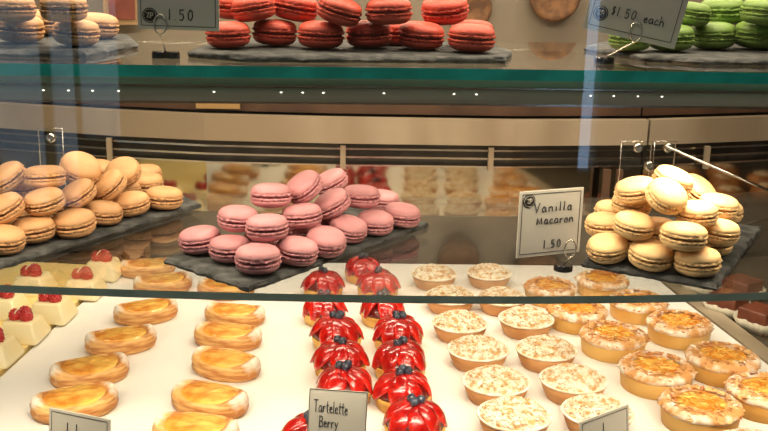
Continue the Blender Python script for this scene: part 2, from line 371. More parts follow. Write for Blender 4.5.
# ------------------------------------------------------------------ macarons
PILES = {
  'pink': [
    (-7.32, 91.89, 1.32, 4.4, 0, -0),
    (-10.35, 95.4, 1.23, 4.1, 0, -0),
    (-13.66, 98.21, 1.31, 4.27, -0.12, 0),
    (-3.71, 94.62, 1.3, 4.14, 0.13, -0.05),
    (-0.89, 97.61, 1.41, 4.1, 0.12, -0.21),
    (1.37, 102.56, 1.38, 4.1, 0.18, -0.12),
    (4.39, 105.73, 1.22, 4.1, 0.06, -0.07),
    (7.55, 108.88, 1.28, 4.18, 0.11, -0.03),
    (-9.79, 98.07, 3.6, 4.1, 0.05, -0),
    (-6.64, 94.73, 3.63, 4.21, -0.03, 0.05),
    (-3.38, 99.22, 3.65, 4.1, -0.09, 0.07),
    (-0.32, 103.54, 3.87, 4.1, -0.47, -0.09),
    (-6.56, 99.88, 5.6, 4.2, -0, 0.11),
    (-3.28, 102.34, 5.93, 4.1, -0.53, -0.24),
    (-0.52, 114.94, 3.6, 4.1, -0.43, -0.09),
    (2.86, 107.96, 3.6, 4.22, 0.04, 0.07),
    (5.58, 115.72, 1.22, 4.1, 0.07, 0),
    (-7.22, 98.4, 1.23, 4.1, 0, -0),
    (-3.36, 101.74, 1.26, 4.22, 0.01, -0.01),
    (-1.86, 106, 1.31, 4.39, 0, -0),
  ],
  'brown': [
    (-33.06, 97.53, 1.31, 4.2, 0.12, -0.07),
    (-31.22, 101.37, 1.3, 4.36, -0.07, 0.01),
    (-27.64, 103.79, 1.36, 4.46, -0.08, -0.08),
    (-25.65, 108.6, 1.26, 4.11, 0.12, 0.01),
    (-23.42, 112.52, 1.32, 4.25, -0.11, -0.07),
    (-20.18, 115.59, 1.3, 4.37, 0.07, 0.04),
    (-33.86, 100.61, 3.67, 4.3, -0.37, -0.17),
    (-30.36, 102.9, 3.93, 4.18, -0.16, -0.11),
    (-27.97, 107.15, 3.71, 4.1, -0.44, -0.21),
    (-25.61, 111.86, 3.57, 4.2, -0.56, -0.27),
    (-23.68, 122.51, 1.34, 4.48, 0.01, -0.03),
    (-31.14, 106.28, 5.78, 4.29, -0.04, 0.14),
    (-28.71, 111.54, 5.58, 4.5, 0.42, -0.34),
    (-25.14, 117.16, 4, 4.1, -0.12, -0.56),
    (-35.64, 107.71, 5.31, 4.34, -0.43, -0.24),
    (-35.15, 111.02, 3.48, 4.1, -0, -0),
    (-28.43, 119.45, 3.57, 4.11, 0.16, -0.1),
    (-24.66, 127.95, 1.28, 4.28, -0, -0),
    (-25.52, 118.66, 1.32, 4.1, -0.06, 0.15),
    (-34.37, 107.89, 1.32, 4.4, -0, 0),
    (-30.98, 110.75, 1.35, 4.51, 0, -0),
    (-28.29, 114.4, 1.39, 4.66, 0.01, -0.01),
  ],
  'vanilla': [
    (27.71, 96.24, 1.38, 4.17, -0.13, -0.15),
    (31.46, 94.01, 1.38, 4.39, 0.06, -0.13),
    (35.52, 92.16, 1.35, 4.51, -0.04, 0),
    (29.92, 95.39, 4.06, 4.11, 0.09, -0.1),
    (33.84, 91.93, 3.96, 4.47, 0.06, 0.04),
    (32.68, 94.69, 7.28, 4.1, 0.24, -0.47),
    (39.16, 103.83, 5.75, 4.1, 0.42, -0.34),
    (28.27, 99.94, 2.83, 4.1, -0.04, -0),
    (30.35, 104.33, 3.07, 4.15, 0.04, 0.02),
    (31.16, 100.76, 4.91, 4.1, 0.06, -0.01),
    (36.12, 95.12, 5.37, 4.1, -0.04, -0.01),
    (38.95, 96.13, 3.3, 4.1, 0.08, -0.01),
    (39.63, 99.1, 1.23, 4.1, 0, -0),
    (30.66, 97.96, 7.07, 4.1, -0.23, -0.02),
    (34.42, 98.22, 8.06, 4.1, 0.29, -0.16),
    (39.93, 99.43, 5.12, 4.1, 0.1, -0.04),
    (42.35, 103.87, 3.44, 4.1, 0.05, -0),
    (33.11, 97.55, 2.94, 4.1, -0.01, -0.02),
    (32.45, 104.59, 5.3, 4.1, 0.04, 0),
    (31.61, 101.12, 1.28, 4.26, -0.05, -0.01),
    (35.65, 99.92, 1.26, 4.22, -0.02, -0.02),
  ],
  'red': [
    (-10.09, 94.63, 1.22, 4.1, -0.04, 0),
    (-5.96, 97.73, 1.27, 4.23, 0.05, 0.01),
    (-1.51, 95.68, 1.3, 4.34, 0.01, -0),
    (3.09, 97.42, 1.32, 4.43, -0.04, 0),
    (8.05, 96.79, 1.31, 4.41, 0.06, -0.05),
    (12.68, 95, 1.33, 4.43, 0.03, -0),
    (-7.84, 96.27, 3.59, 4.1, -0.17, -0),
    (-4.07, 98.6, 3.6, 4.43, 0.16, 0),
    (0.18, 94.64, 3.63, 4.18, 0.27, -0.08),
    (4.81, 94.8, 3.65, 4.29, -0.05, 0),
    (10.53, 99.34, 3.62, 4.6, -0.11, -0.13),
    (-9.9, 99.3, 3.5, 4.2, 0, 0),
    (5.6, 101.5, 1.25, 4.4, 0.03, -0.03),
    (13.6, 101.8, 1.25, 4.4, 0, 0),
    (2.5, 96.6, 6, 4.3, 0.03, -0.03),
  ],
  'green': [
    (38.81, 102.99, 1.39, 4.65, -0.04, -0.01),
    (43.8, 103.97, 1.43, 4.8, 0.06, -0.01),
    (33.36, 99.81, 1.35, 4.5, 0, -0),
    (29, 99.03, 1.25, 4.16, -0, -0),
    (40.87, 106.51, 3.69, 4.78, -0.04, -0.01),
    (42.98, 100.87, 3.98, 4.54, 0.06, -0),
    (35.67, 101.57, 3.61, 4.1, 0.11, -0),
  ],
  'topbrown': [
    (-23.8, 93.88, 1.23, 4.1, 0.06, 0.01),
    (-23.81, 101.99, 1.25, 4.17, 0.09, 0),
    (-29.51, 95.95, 1.31, 4.38, 0.05, -0),
    (-24.1, 91.1, 3.54, 4.1, -0, 0),
    (-29.08, 92.65, 3.33, 4.1, -0, 0.03),
    (-30, 104.49, 1.28, 4.26, 0, 0),
  ],
}
def shell_mesh(name, mt, seed, topside):
    prof = [(.01, 1.32), (.6, 1.31), (1.1, 1.27), (1.5, 1.19), (1.82, 1.04), (2.03, .84), (2.13, .64), (2.15, .48), (2.09, .41), (2.19, .34), (2.23, .24), (2.18, .14), (1.95, .09), (.01, .08)]
    if not topside: prof = [(r, .06+(z-.08)*.95) for r, z in prof]
    def f(i, a):
        if 8 <= i <= 11:
            return (0.13*nz(9*math.cos(a)+seed, 9*math.sin(a), i*1.7)+.15*nz(26*math.cos(a), 22*math.sin(a)+seed, i*3), .06*nz(20*math.cos(a), 20*math.sin(a), i+seed))
        if i == 7: return (.015*nz(7*math.cos(a), 7*math.sin(a), seed), .03*nz(6*math.cos(a), 6*math.sin(a), seed))
        return (.03*nz(1.5*math.cos(a), 1.5*math.sin(a), seed+i*.2), 0)
    mb = MB().lathe(prof[::-1], 72, f=lambda i, a: f(len(prof)-1-i, a))
    if not topside: mb.V = [(x, -y, -z) for x, y, z in mb.V]
    mb.M = [1 if abs(sum(mb.V[i][2] for i in f)/len(f)) < .42 and len(f) == 4 else 0 for f in mb.F]
    return mb.me(name, mt)
SH = {
 'pink': ((.60, .26, .275), (.27, .05, .07)), 'brown': ((.66, .36, .16), (.20, .08, .035)), 'vanilla': ((.91, .60, .28), (.42, .20, .07)),
 'red': ((.60, .085, .05), (.22, .02, .02)), 'green': ((.18, .29, .06), (.30, .40, .09)), 'topbrown': ((.60, .33, .15), (.26, .11, .05)) }
def mac_proto(kind):
    c, fcol = SH[kind]; d = tuple(x*.86 for x in c)
    mt = mat(kind+'_shell', (*d, 1), (*c, 1), 45, .5, bump=.3, bscale=330, rnd=.05, spec=.45)
    ft = mat(kind+'_foot', (*[x*.62 for x in c], 1), (*[min(1, x*1.12) for x in c], 1), 330, .7, bump=.9, bscale=420, lo=.4, hi=.56, spec=.3)
    mt = [mt, ft]
    fm = mat(kind+'_filling', (*fcol, 1), (*[x*.7 for x in fcol], 1), 60, .45)
    out = []
    for sd in (1, 2, 3):
        e = bpy.data.objects.new('macaron', None); e.empty_display_size = .01
        C.objects.link(e)
        for nm, me in (('top_shell', shell_mesh('top_shell', mt, sd*3.1, True)), ('bottom_shell', shell_mesh('bottom_shell', mt, sd*5.3, False)),
                       ('filling', MB().lathe([(.01, -.12), (1.9, -.12), (2.03, -.05), (2.04, .05), (1.9, .12), (.01, .12)], 36, f=lambda i, a: (.05*nz(8*math.cos(a), 8*math.sin(a), sd*7), 0)).me('filling', fm))):
            link(nm, me, e, (0, 0, 1.32))
        out.append(e)
    return out
ML = {
'pink': ['pink macaron at the front tip of the slate plate', 'pink macaron mostly hidden behind the frontmost pink one', 'leftmost pink macaron, leaning slightly left on the slate',
 'pink macaron on the slate immediately right of the frontmost pink one', 'pink macaron tipped forward showing its smooth top at the slate edge', 'pink macaron on the slate right of the forward tipped one',
 'second pink macaron from the right end of the front row', 'rightmost pink macaron at the far end of the slate', 'pink macaron in the second layer above the leftmost one',
 'level pink macaron in the second layer directly above the frontmost one', 'pink macaron in the middle of the second layer, below the top pair', 'pink macaron leaning left in the second layer, below the small back ones',
 'level pink macaron lying on top at the left of the pink pile', 'topmost pink macaron, propped steeply against the one left of it', 'pink macaron peeking out behind the topmost pink one',
 'wide level pink macaron in the second layer at the right of the pile', 'pink macaron half hidden behind the right end of the pink pile', 'pink macaron deep in the pile behind the frontmost pair', 'pink macaron deep in the middle of the pink pile', 'pink macaron deep in the right half of the pink pile'],
'brown': ['light brown macaron cut by the left photo edge, lowest on the slate', 'light brown macaron lying second from the left in the lowest row', 'large light brown macaron frontmost on the slate edge',
 'light brown macaron in the bottom row right of the frontmost one', 'light brown macaron in the bottom row, second from its right end', 'rightmost light brown macaron, at the end of the slate row',
 'light brown macaron cut by the left photo edge, in the middle layer', 'smooth topped brown macaron tilted in the second layer left', 'brown macaron leaning left above the large frontmost one',
 'steeply leaning brown macaron in the centre of the brown pile', 'brown macaron behind the right end of the bottom row', 'level brown macaron on top at the left, seen edge on',
 'top brown macaron leaning right beside the level edge on one', 'brown macaron with its round top turned to the viewer, at the back right', 'highest brown macaron at the left photo edge',
 'brown macaron in shade between the left edge one and the tilted ones', 'brown macaron partly hidden behind the right leaning top one', 'small looking brown macaron farthest back at the right of the pile',
 'brown macaron tucked behind the row below the round faced one', 'brown macaron deep at the left of the brown pile', 'brown macaron deep behind the frontmost brown one', 'brown macaron deep in the centre of the brown pile'],
'vanilla': ['cream macaron at the left foot of the vanilla pile', 'cream macaron in the middle of the front row, tipped slightly forward', 'cream macaron at the right end of the vanilla front row',
 'cream macaron in the second layer above the gap of the left front pair', 'cream macaron with a dark filling line in the second layer right', 'big bright cream macaron on top, tipped to the viewer',
 'bright round faced cream macaron at the upper right of the pile', 'cream macaron behind the left foot of the vanilla pile', 'cream macaron above and behind the left foot one',
 'flat lying cream macaron left of the big bright top one', 'cream macaron just below the round faced upper right one', 'cream macaron in the second layer at the right side, half hidden',
 'cream macaron behind the right end of the vanilla front row', 'cream macaron behind the upper left of the big bright one', 'cream macaron behind the top of the vanilla pile',
 'cream macaron at the back right, highest in the shaded stack', 'cream macaron at the back right, lowest in the shaded stack', 'cream macaron hidden in the middle of the vanilla pile',
 'cream macaron at the far left back of the vanilla pile', 'cream macaron deep between the left and middle front ones', 'cream macaron deep between the middle and right front ones'],
'red': ['red macaron at the left end of the bottom red row', 'second red macaron from the left in the bottom red row', 'third red macaron from the left in the bottom red row',
 'fourth red macaron from the left in the bottom red row', 'fifth red macaron from the left in the bottom red row', 'red macaron at the right end of the bottom red row',
 'red macaron leaning left at the left of the upper red row', 'red macaron leaning right, second in the upper red row', 'smooth topped red macaron leaning right in the middle of the upper row',
 'level red macaron, fourth in the upper red row', 'large smooth red macaron at the right end of the upper row', 'red macaron partly behind the left price card',
 'red macaron behind the gap left of the fifth bottom row one', 'red macaron behind the right end of the bottom red row', 'red macaron just showing at the top photo edge above the red pile'],
'green': ['green macaron fully in view in the bottom row right of the card', 'green macaron at the right photo edge in the bottom green row', 'green macaron half behind the right price card',
 'green macaron almost fully behind the lower left of the right price card', 'green macaron in the upper green row, left one', 'green macaron in the upper green row, cut by the right photo edge', 'green macaron behind the pair, showing beside the card edge'],
'topbrown': ['brown macaron in front on the upper shelf slate', 'brown macaron behind the front one on the upper shelf', 'hazy brown macaron at the left photo edge on the upper shelf',
 'brown macaron in the upper layer above the front one', 'brown macaron in the upper layer in the top left photo corner', 'brown macaron in shade between the two lower ones on the upper shelf']}
MG = {'pink': 'pink macarons piled on the middle shelf', 'brown': 'light brown macarons piled on the middle shelf', 'vanilla': 'vanilla macarons piled on the middle shelf',
      'red': 'red macarons on the upper shelf', 'green': 'green macarons on the upper shelf', 'topbrown': 'brown macarons on the upper shelf'}
for kind, rows in PILES.items():
    protos = mac_proto(kind); used = [False]*3
    base = (TOP if kind in ('red', 'green', 'topbrown') else MID)+.6
    for i, (x, y, h, D, nx, ny) in enumerate(rows):
        k = i % 3; o = protos[k] if not used[k] else copy_tree(protos[k]); used[k] = True
        n = Vector((nx, ny, math.sqrt(max(.05, 1-nx*nx-ny*ny)))).normalized(); s_ = D/4.4
        q = Vector((0, 0, 1)).rotation_difference(n) @ Matrix.Rotation(rnd.uniform(0, 6.28), 3, 'Z').to_quaternion()
        o.rotation_mode = 'QUATERNION'; o.rotation_quaternion = q; o.scale = (s_,)*3
        o.location = (Vector((x, y, base+h))-n*1.3*s_)*S
        tag(o, ML[kind][i], 'macaron', MG[kind])

# ------------------------------------------------------------------ puff pastries
PUFF = None
def puff_mats():
    M = mat('puff_pastry', srgb(190, 122, 60), srgb(236, 184, 114), 60, .5, bump=.7, bscale=160, stretch=(.5, .5, 3))
    nt = M.node_tree; N = nt.nodes; L = nt.links; p = N['Principled BSDF']
    src = p.inputs['Base Color'].links[0].from_socket
    tc = N.new('ShaderNodeTexCoord'); sx = N.new('ShaderNodeSeparateXYZ'); L.new(tc.outputs['Object'], sx.inputs[0])
    ab = N.new('ShaderNodeMath'); ab.operation = 'ABSOLUTE'; L.new(sx.outputs[0], ab.inputs[0])
    ns = N.new('ShaderNodeTexNoise'); ns.inputs['Scale'].default_value = 90; L.new(tc.outputs['Object'], ns.inputs['Vector'])
    a1 = N.new('ShaderNodeMath'); a1.operation = 'MULTIPLY_ADD'; L.new(ns.outputs['Fac'], a1.inputs[0]); a1.inputs[1].default_value = .03; L.new(ab.outputs[0], a1.inputs[2])
    a2 = N.new('ShaderNodeMath'); a2.operation = 'MULTIPLY_ADD'; L.new(sx.outputs[2], a2.inputs[0]); a2.inputs[1].default_value = .9; L.new(a1.outputs[0], a2.inputs[2])
    mr = N.new('ShaderNodeMapRange'); mr.inputs[1].default_value = .070; mr.inputs[2].default_value = .082; mr.inputs[4].default_value = .85; L.new(a2.outputs[0], mr.inputs[0])
    mx = N.new('ShaderNodeMixRGB'); L.new(mr.outputs[0], mx.inputs[0]); L.new(src, mx.inputs[1]); mx.inputs[2].default_value = (.92, .88, .8, 1)
    L.new(mx.outputs[0], p.inputs['Base Color'])
    return M
PM = puff_mats()
CUST = mat('apricot_custard', srgb(218, 130, 32), srgb(246, 192, 92), 30, .26, bump=.7, lo=.35, hi=.55, bscale=45, coat=.8, detail=4)
def puff_proto(seed):
    e = bpy.data.objects.new('puff_pastry', None); C.objects.link(e); e.empty_display_size = .01
    a, b, n = 4.8, 3.3, 56
    rings = [(.0, 0, 0), (.86, 0, 0), (.95, .25, 0), (1.0, .7, .1), (.985, .95, .2), (1.0, 1.15, .3), (.98, 1.4, .45), (.95, 1.62, .7), (.88, 1.75, .85), (.80, 1.66, .7), (.74, 1.35, .3), (.70, 1.1, 0), (0, 1.0, 0)]
    V = []; F = []
    for i, (s_, z, er) in enumerate(rings):
        for k in range(n):
            t = 2*PI*k/n; c, s2 = math.cos(t), math.sin(t)
            x = a*math.copysign(abs(c)**1.0, c); y = b*math.copysign(abs(s2)**.96, s2)
            en = abs(c)**3
            sc = s_+(.02*nz(5*c+seed, 5*s2, i*.8) if i > 1 else 0)
            if i >= 9: sc *= 1-.10*en
            V.append((x*sc, y*sc, z*1.12+er*en*.8+.10*nz(3*c, 3*s2, seed+i*.3)*(i > 3)))
    for i in range(len(rings)-1):
        for k in range(n): F.append((i*n+k, i*n+(k+1) % n, (i+1)*n+(k+1) % n, (i+1)*n+k))
    link('pastry_shell', mesh('pastry_shell', V, F, PM), e)
    V = []; F = []; R = 9
    for i in range(R+1):
        q = i/R*.86
        for k in range(n):
            t = 2*PI*k/n; c, s2 = math.cos(t), math.sin(t)
            x = a*c*q*(1-.06*abs(c)); y = b*s2*q
            V.append((x, y, 2.2-.45*(i == R)-.25*(i/R)**3+.3*(x/a)**2+.12*nz(x*1.1+seed, y*1.4, 2)+.06*nz(x*3, y*3, seed)))
    for i in range(R):
        for k in range(n): F.append((i*n+k, i*n+(k+1) % n, (i+1)*n+(k+1) % n, (i+1)*n+k))
    link('custard_filling', mesh('custard_filling', V, F, CUST), e)
    return e
PP = [puff_proto(s) for s in (1, 6, 11)]
PL = [ # px, py, rot deg, scale, label
 (75, 404, 27, 1.02, 'golden puff pastry directly behind the lower left card'),
 (90, 372, 27, 1.0, 'second puff pastry from the front in the left column'),
 (121, 341, 24, .98, 'third puff pastry from the front in the left column'),
 (146, 312, 27, .96, 'puff pastry in the left column just below the shelf edge'),
 (163, 284, 20, .95, 'puff pastry in the left column seen through the shelf glass'),
 (148, 268, 15, .92, 'farthest puff pastry of the left column, behind the glass reflections'),
 (196, 433, -14, 1.0, 'puff pastry cut by the lower photo edge in the right column'),
 (210, 401, -26, 1.0, 'broad oval puff pastry second from the front in the right column'),
 (226, 365, -28, .98, 'puff pastry third from the front in the right column, touching the next'),
 (228, 337, -15, .98, 'puff pastry fourth from the front in the right column'),
 (235, 315, -12, .92, 'puff pastry in the right column just below the shelf edge'),
 (226, 289, -4, .92, 'puff pastry in the right column seen through the glass by the slate corner')]
used = [0]*3
for i, (px, py, r, s_, lab) in enumerate(PL):
    k = i % 3; o = copy_tree(PP[k]) if used[k] else PP[k]; used[k] = 1
    o.location = at(px, py, DECK+1.0)*S; o.location.z = DECK*S; o.rotation_euler = (0, 0, math.radians(r)); o.scale = (s_,)*3
    tag(o, lab, 'puff pastry', 'oval puff pastries with custard')

# ------------------------------------------------------------------ berry tartlets
STRAW = mat('glazed_strawberry', srgb(158, 8, 10), srgb(222, 36, 22), 42, .2, bump=.45, bscale=120, coat=1, rnd=.12)
BLUE = mat('blueberry', (.012, .016, .035, 1), (.05, .065, .10, 1), 60, .35, coat=.3)
TCRUST = mat('yellow_crust', srgb(205, 145, 62), srgb(232, 186, 98), 30, .55, bump=.4, bscale=90)
CREAM = mat('cream', srgb(236, 215, 150), rough=.5)
def slice_mesh(seed):
    V = []; F = []; n, m_ = 14, 10
    for i in range(m_+1):
        u = i/m_; wd = 1.22*math.sin(PI*min(1, u*.86+.09))**.6*(1.0-.1*u)
        for k in range(n):
            a = 2*PI*k/n
            V.append(((u-.5)*3.9, wd*math.cos(a), .5*math.sin(a)*math.sin(PI*min(.97, u+.03))**.5+.45*math.sin(PI*u)+.04*nz(u*4, k, seed)))
    for i in range(m_):
        for k in range(n): F.append((i*n+k, i*n+(k+1) % n, (i+1)*n+(k+1) % n, (i+1)*n+k))
    F.append(tuple(range(n))[::-1]); F.append(tuple(range(m_*n, (m_+1)*n)))
    return mesh('strawberry_slice', V, F, STRAW)
SLM = [slice_mesh(s) for s in (1, 4)]
def berry_me():
    mb = MB().ball((0, 0, 0), .52, n=14, m=9); mb.lathe([(.2, .44), (.24, .55), (.13, .56), (.1, .48)], 10); return mb.me('blueberry', BLUE)
BBM = berry_me()
def tartlet_proto(seed):
    r2 = random.Random(seed); e = bpy.data.objects.new('berry_tartlet', None); C.objects.link(e); e.empty_display_size = .01
    link('tart_crust', MB().lathe([(.01, 0), (2.8, 0), (3.0, .3), (3.2, 1.2), (3.25, 1.55), (3.1, 1.65), (3.0, 1.5), (.01, 1.55)], 40, f=lambda i, a: (.05*nz(8*math.cos(a), 8*math.sin(a), i+seed), .03*nz(6*math.cos(a), 5*math.sin(a), i))).me('tart_crust', TCRUST), e)
    link('glazed_dome', MB().lathe([(3.1, 1.5), (2.95, 2.2), (2.3, 2.9), (1.1, 3.35), (.01, 3.4)], 28).me('glazed_dome', mat('berry_jam', srgb(96, 6, 8), rough=.3, coat=.6)), e)  # glaze coloured darker, shade painted into the gaps between slices
    N_ = 8
    for k in range(N_):
        a = 2*PI*k/N_+r2.uniform(-.2, .2); tilt = math.radians(44+r2.uniform(-9, 9))
        T = Matrix.Rotation(a, 4, 'Z') @ Matrix.Translation((2.0, 0, 2.55+r2.uniform(-.12, .25))) @ Matrix.Rotation(tilt, 4, 'Y') @ Matrix.Rotation(r2.uniform(-.4, .4), 4, 'X')
        o = link('strawberry_slice', SLM[k % 2], e); T.translation *= S; o.matrix_local = T
    for k in range(3):   # inner slices
        a = 2*PI*k/3+r2.uniform(-.3, .3)
        T = Matrix.Rotation(a, 4, 'Z') @ Matrix.Translation((.85, 0, 3.45)) @ Matrix.Rotation(math.radians(16), 4, 'Y') @ Matrix.Scale(.72, 4)
        o = link('strawberry_slice', SLM[k % 2], e); T.translation *= S; o.matrix_local = T
    nb = 2 if seed == 3 else 3
    for k in range(nb):
        a = 2*PI*k/nb+seed; q = .56
        o = link('blueberry', BBM, e, (q*math.cos(a), q*math.sin(a), 4.35+.05*k)); o.rotation_euler = (r2.uniform(-.8, .8), r2.uniform(-.8, .8), 0)
    return e
TP = [tartlet_proto(s) for s in (1, 2, 3)]
BL = [
 (312, 438, 1, 'red berry tartlet cut by the lower photo edge left of the written card'),
 (344, 384, 1, 'berry tartlet right behind the written card'),
 (340, 358, 1, 'berry tartlet third from the front in the left berry column'),
 (337, 332, 1, 'berry tartlet fourth from the front in the left berry column'),
 (324, 307, .92, 'berry tartlet in the left berry column just below the shelf edge'),
 (323, 282, .92, 'berry tartlet in the left berry column seen through the glass'),
 (415, 420, 1, 'frontmost berry tartlet of the right berry column'),
 (403, 389, 1, 'berry tartlet second from the front in the right berry column'),
 (400, 359, 1, 'berry tartlet third from the front in the right berry column'),
 (398, 332, 1, 'berry tartlet fourth from the front in the right berry column'),
 (383, 308, .95, 'berry tartlet in the right berry column just below the shelf edge'),
 (378, 283, .95, 'berry tartlet in the right berry column seen through the glass'),
 (363, 267, .88, 'farthest berry tartlet, seen through the shelf glass')]
used = [0]*3
for i, (px, py, s_, lab) in enumerate(BL):
    k = i % 3; o = copy_tree(TP[k]) if used[k] else TP[k]; used[k] = 1
    o.location = at(px, py, DECK+2.2)*S; o.location.z = DECK*S; o.rotation_euler = (0, 0, rnd.uniform(0, 6.28)); o.scale = (s_*1.04,)*3
    tag(o, lab, 'tartlet', 'strawberry tartlets topped with blueberries')

# ------------------------------------------------------------------ crumble tarts
CCRUST = mat('baked_crust', srgb(186, 128, 74), srgb(206, 152, 98), 20, .6, bump=.3, bscale=120)
RIM = mat('sugared_rim', srgb(232, 214, 184), srgb(250, 246, 238), 60, .8)
CRUMB = mat('sugared_crumble', srgb(208, 164, 108), srgb(238, 229, 210), 120, .85, bump=.45, bscale=230, lo=.38, hi=.56, detail=5)
def crumble_proto(seed):
    r2 = random.Random(seed); e = bpy.data.objects.new('crumble_tart', None); C.objects.link(e); e.empty_display_size = .01
    mb = MB().lathe([(.01, 0), (3.1, 0), (3.3, .15), (3.75, 1.2), (4.1, 2.2)], 48, 0)
    mb.lathe([(4.1, 2.2), (4.25, 2.35), (4.2, 2.5), (3.95, 2.45), (3.9, 2.1), (.01, 1.9)], 48, 1, f=lambda i, a: (.05*nz(9*math.cos(a), 9*math.sin(a), seed+i), .03*nz(9*math.cos(a), 9*math.sin(a), seed)))
    link('tart_crust', mb.me('tart_crust', [CCRUST, RIM]), e)
    V = []; F = []; n, R = 60, 22
    for i in range(R+1):
        q = i/R
        for k in range(n):
            a = 2*PI*k/n; x, y = 3.95*q*math.cos(a), 3.95*q*math.sin(a)
            z = 2.3+1.45*(1-q**2.4)+(.20*nz(x*2.1, y*2.1, seed)+.14*nz(x*4.5, y*4.5, seed+3)+.08*nz(x*9, y*9, seed))*(1 if i < R else .3)
            V.append((x, y, z))
    for i in range(R):
        for k in range(n): F.append((i*n+k, i*n+(k+1) % n, (i+1)*n+(k+1) % n, (i+1)*n+k))
    mb = MB().add(V, F)
    for _ in range(300):
        q = math.sqrt(r2.random())*.97; a = r2.uniform(0, 6.28); x, y = 3.95*q*math.cos(a), 3.95*q*math.sin(a)
        z = 2.3+1.45*(1-q**2.4)+.1; mb.ball((x, y, z), r2.uniform(.10, .26), n=6, m=4, sc=(1, r2.uniform(.7, 1.2), r2.uniform(.6, .9)))
    link('crumble_topping', mb.me('crumble_topping', CRUMB), e)
    return e
CP = [crumble_proto(s) for s in (2, 5, 8)]
CL = [
 (514, 420, 1.0, 'frontmost crumble tart in the middle of the lower photo edge'),
 (496, 386, .98, 'crumble tart second from the front in the left crumble column'),
 (478, 353, .96, 'crumble tart third from the front in the left crumble column'),
 (460, 326, .94, 'crumble tart fourth from the front in the left crumble column'),
 (450, 299, .92, 'crumble tart half behind the shelf edge in the left crumble column'),
 (434, 276, .88, 'farthest crumble tart of the left crumble column'),
 (597, 416, .97, 'sugary crumble tart behind the lower right card'),
 (573, 384, .98, 'crumble tart second from the front in the right crumble column'),
 (546, 353, .96, 'crumble tart third from the front in the right crumble column'),
 (526, 322, .94, 'crumble tart fourth from the front in the right crumble column'),
 (502, 300, .90, 'crumble tart half behind the shelf edge in the right crumble column'),
 (489, 275, .88, 'farthest crumble tart of the right crumble column'),
 (752, 452, .95, 'crumble tart barely showing at the lower right photo corner')]
used = [0]*3
for i, (px, py, s_, lab) in enumerate(CL):
    k = i % 3; o = copy_tree(CP[k]) if used[k] else CP[k]; used[k] = 1
    o.location = at(px, py, DECK+1.7)*S; o.location.z = DECK*S; o.rotation_euler = (0, 0, rnd.uniform(0, 6.28)); o.scale = (s_*.99,)*3
    tag(o, lab, 'tart', 'sugar dusted crumble tarts')

# ------------------------------------------------------------------ almond tarts
ACRUST = mat('golden_crust', srgb(214, 160, 78), srgb(230, 184, 106), 14, .5, bump=.2, bscale=90)
AFL = mat('sugared_almond', srgb(216, 158, 94), srgb(248, 238, 222), 42, .6, lo=.47, hi=.64, bump=.3, bscale=150)
AF2 = mat('toasted_almond', srgb(232, 190, 130), srgb(206, 146, 86), 60, .5)
AF3 = mat('dark_almond', srgb(178, 108, 56), srgb(206, 140, 84), 60, .5)
AG2 = mat('amber_almond', srgb(232, 150, 44), srgb(250, 214, 120), 40, .25, coat=.9)
AGL = mat('glazed_almond', srgb(222, 130, 24), srgb(254, 208, 100), 60, .25, coat=.9, bump=.4, bscale=120)
def flake(mb, x, y, z, tx, ty, r, r2, mi=0):
    T = Matrix.Translation((x, y, z)) @ Matrix.Rotation(tx, 4, 'X') @ Matrix.Rotation(ty, 4, 'Y') @ Matrix.Rotation(r2.uniform(0, 3.1), 4, 'Z') @ Matrix.Diagonal((1.35, .85, 1, 1))
    mb.lathe([(.01, -.05), (r*.9, -.04), (r, 0), (r*.9, .04), (.01, .06)], 9, mi, T=T)
def almond_proto(seed):
    r2 = random.Random(seed); e = bpy.data.objects.new('almond_tart', None); C.objects.link(e); e.empty_display_size = .01
    link('tart_crust', sharp(MB().lathe([(.01, 0), (4.1, 0), (4.25, .15), (4.5, 2.1), (4.45, 2.3), (4.2, 2.35), (.01, 2.2)], 56).me('tart_crust', ACRUST), 60), e)
    ring = MB().lathe([(4.45, 2.0), (4.72, 2.3), (4.6, 2.75), (4.15, 3.1), (3.6, 3.15), (3.15, 2.9), (2.9, 2.5)], 64, f=lambda i, a: (.07*nz(7*math.cos(a), 7*math.sin(a), i+seed), .06*nz(6*math.cos(a), 6*math.sin(a), i*2+seed)))
    for _ in range(210):
        a = r2.uniform(0, 6.28); q = r2.random(); r = 3.05+1.6*q; z = 3.24-.75*q**2.2+r2.uniform(-.02, .1)
        flake(ring, r*math.cos(a), r*math.sin(a), z, r2.uniform(-.45, .45)-.7*(q-.3)*math.sin(a), r2.uniform(-.45, .45)+.7*(q-.3)*math.cos(a), r2.uniform(.24, .38), r2, r2.choice((0, 0, 1, 1, 2)))
    link('almond_ring', ring.me('almond_ring', [AFL, AF2, AF3]), e)
    cc = MB().lathe([(3.25, 2.5), (3.1, 2.82), (2.0, 2.92), (.01, 2.95)], 48, f=lambda i, a: (0, .06*nz(4*math.cos(a), 4*math.sin(a), i+seed)))
    for _ in range(60):
        a = r2.uniform(0, 6.28); r = 2.9*math.sqrt(r2.random())
        flake(cc, r*math.cos(a), r*math.sin(a), 2.96, r2.uniform(-.18, .18), r2.uniform(-.18, .18), r2.uniform(.3, .45), r2, r2.choice((0, 1)))
    link('glazed_centre', cc.me('glazed_centre', [AGL, AG2]), e)
    return e
AP = [almond_proto(s) for s in (3, 7, 9)]
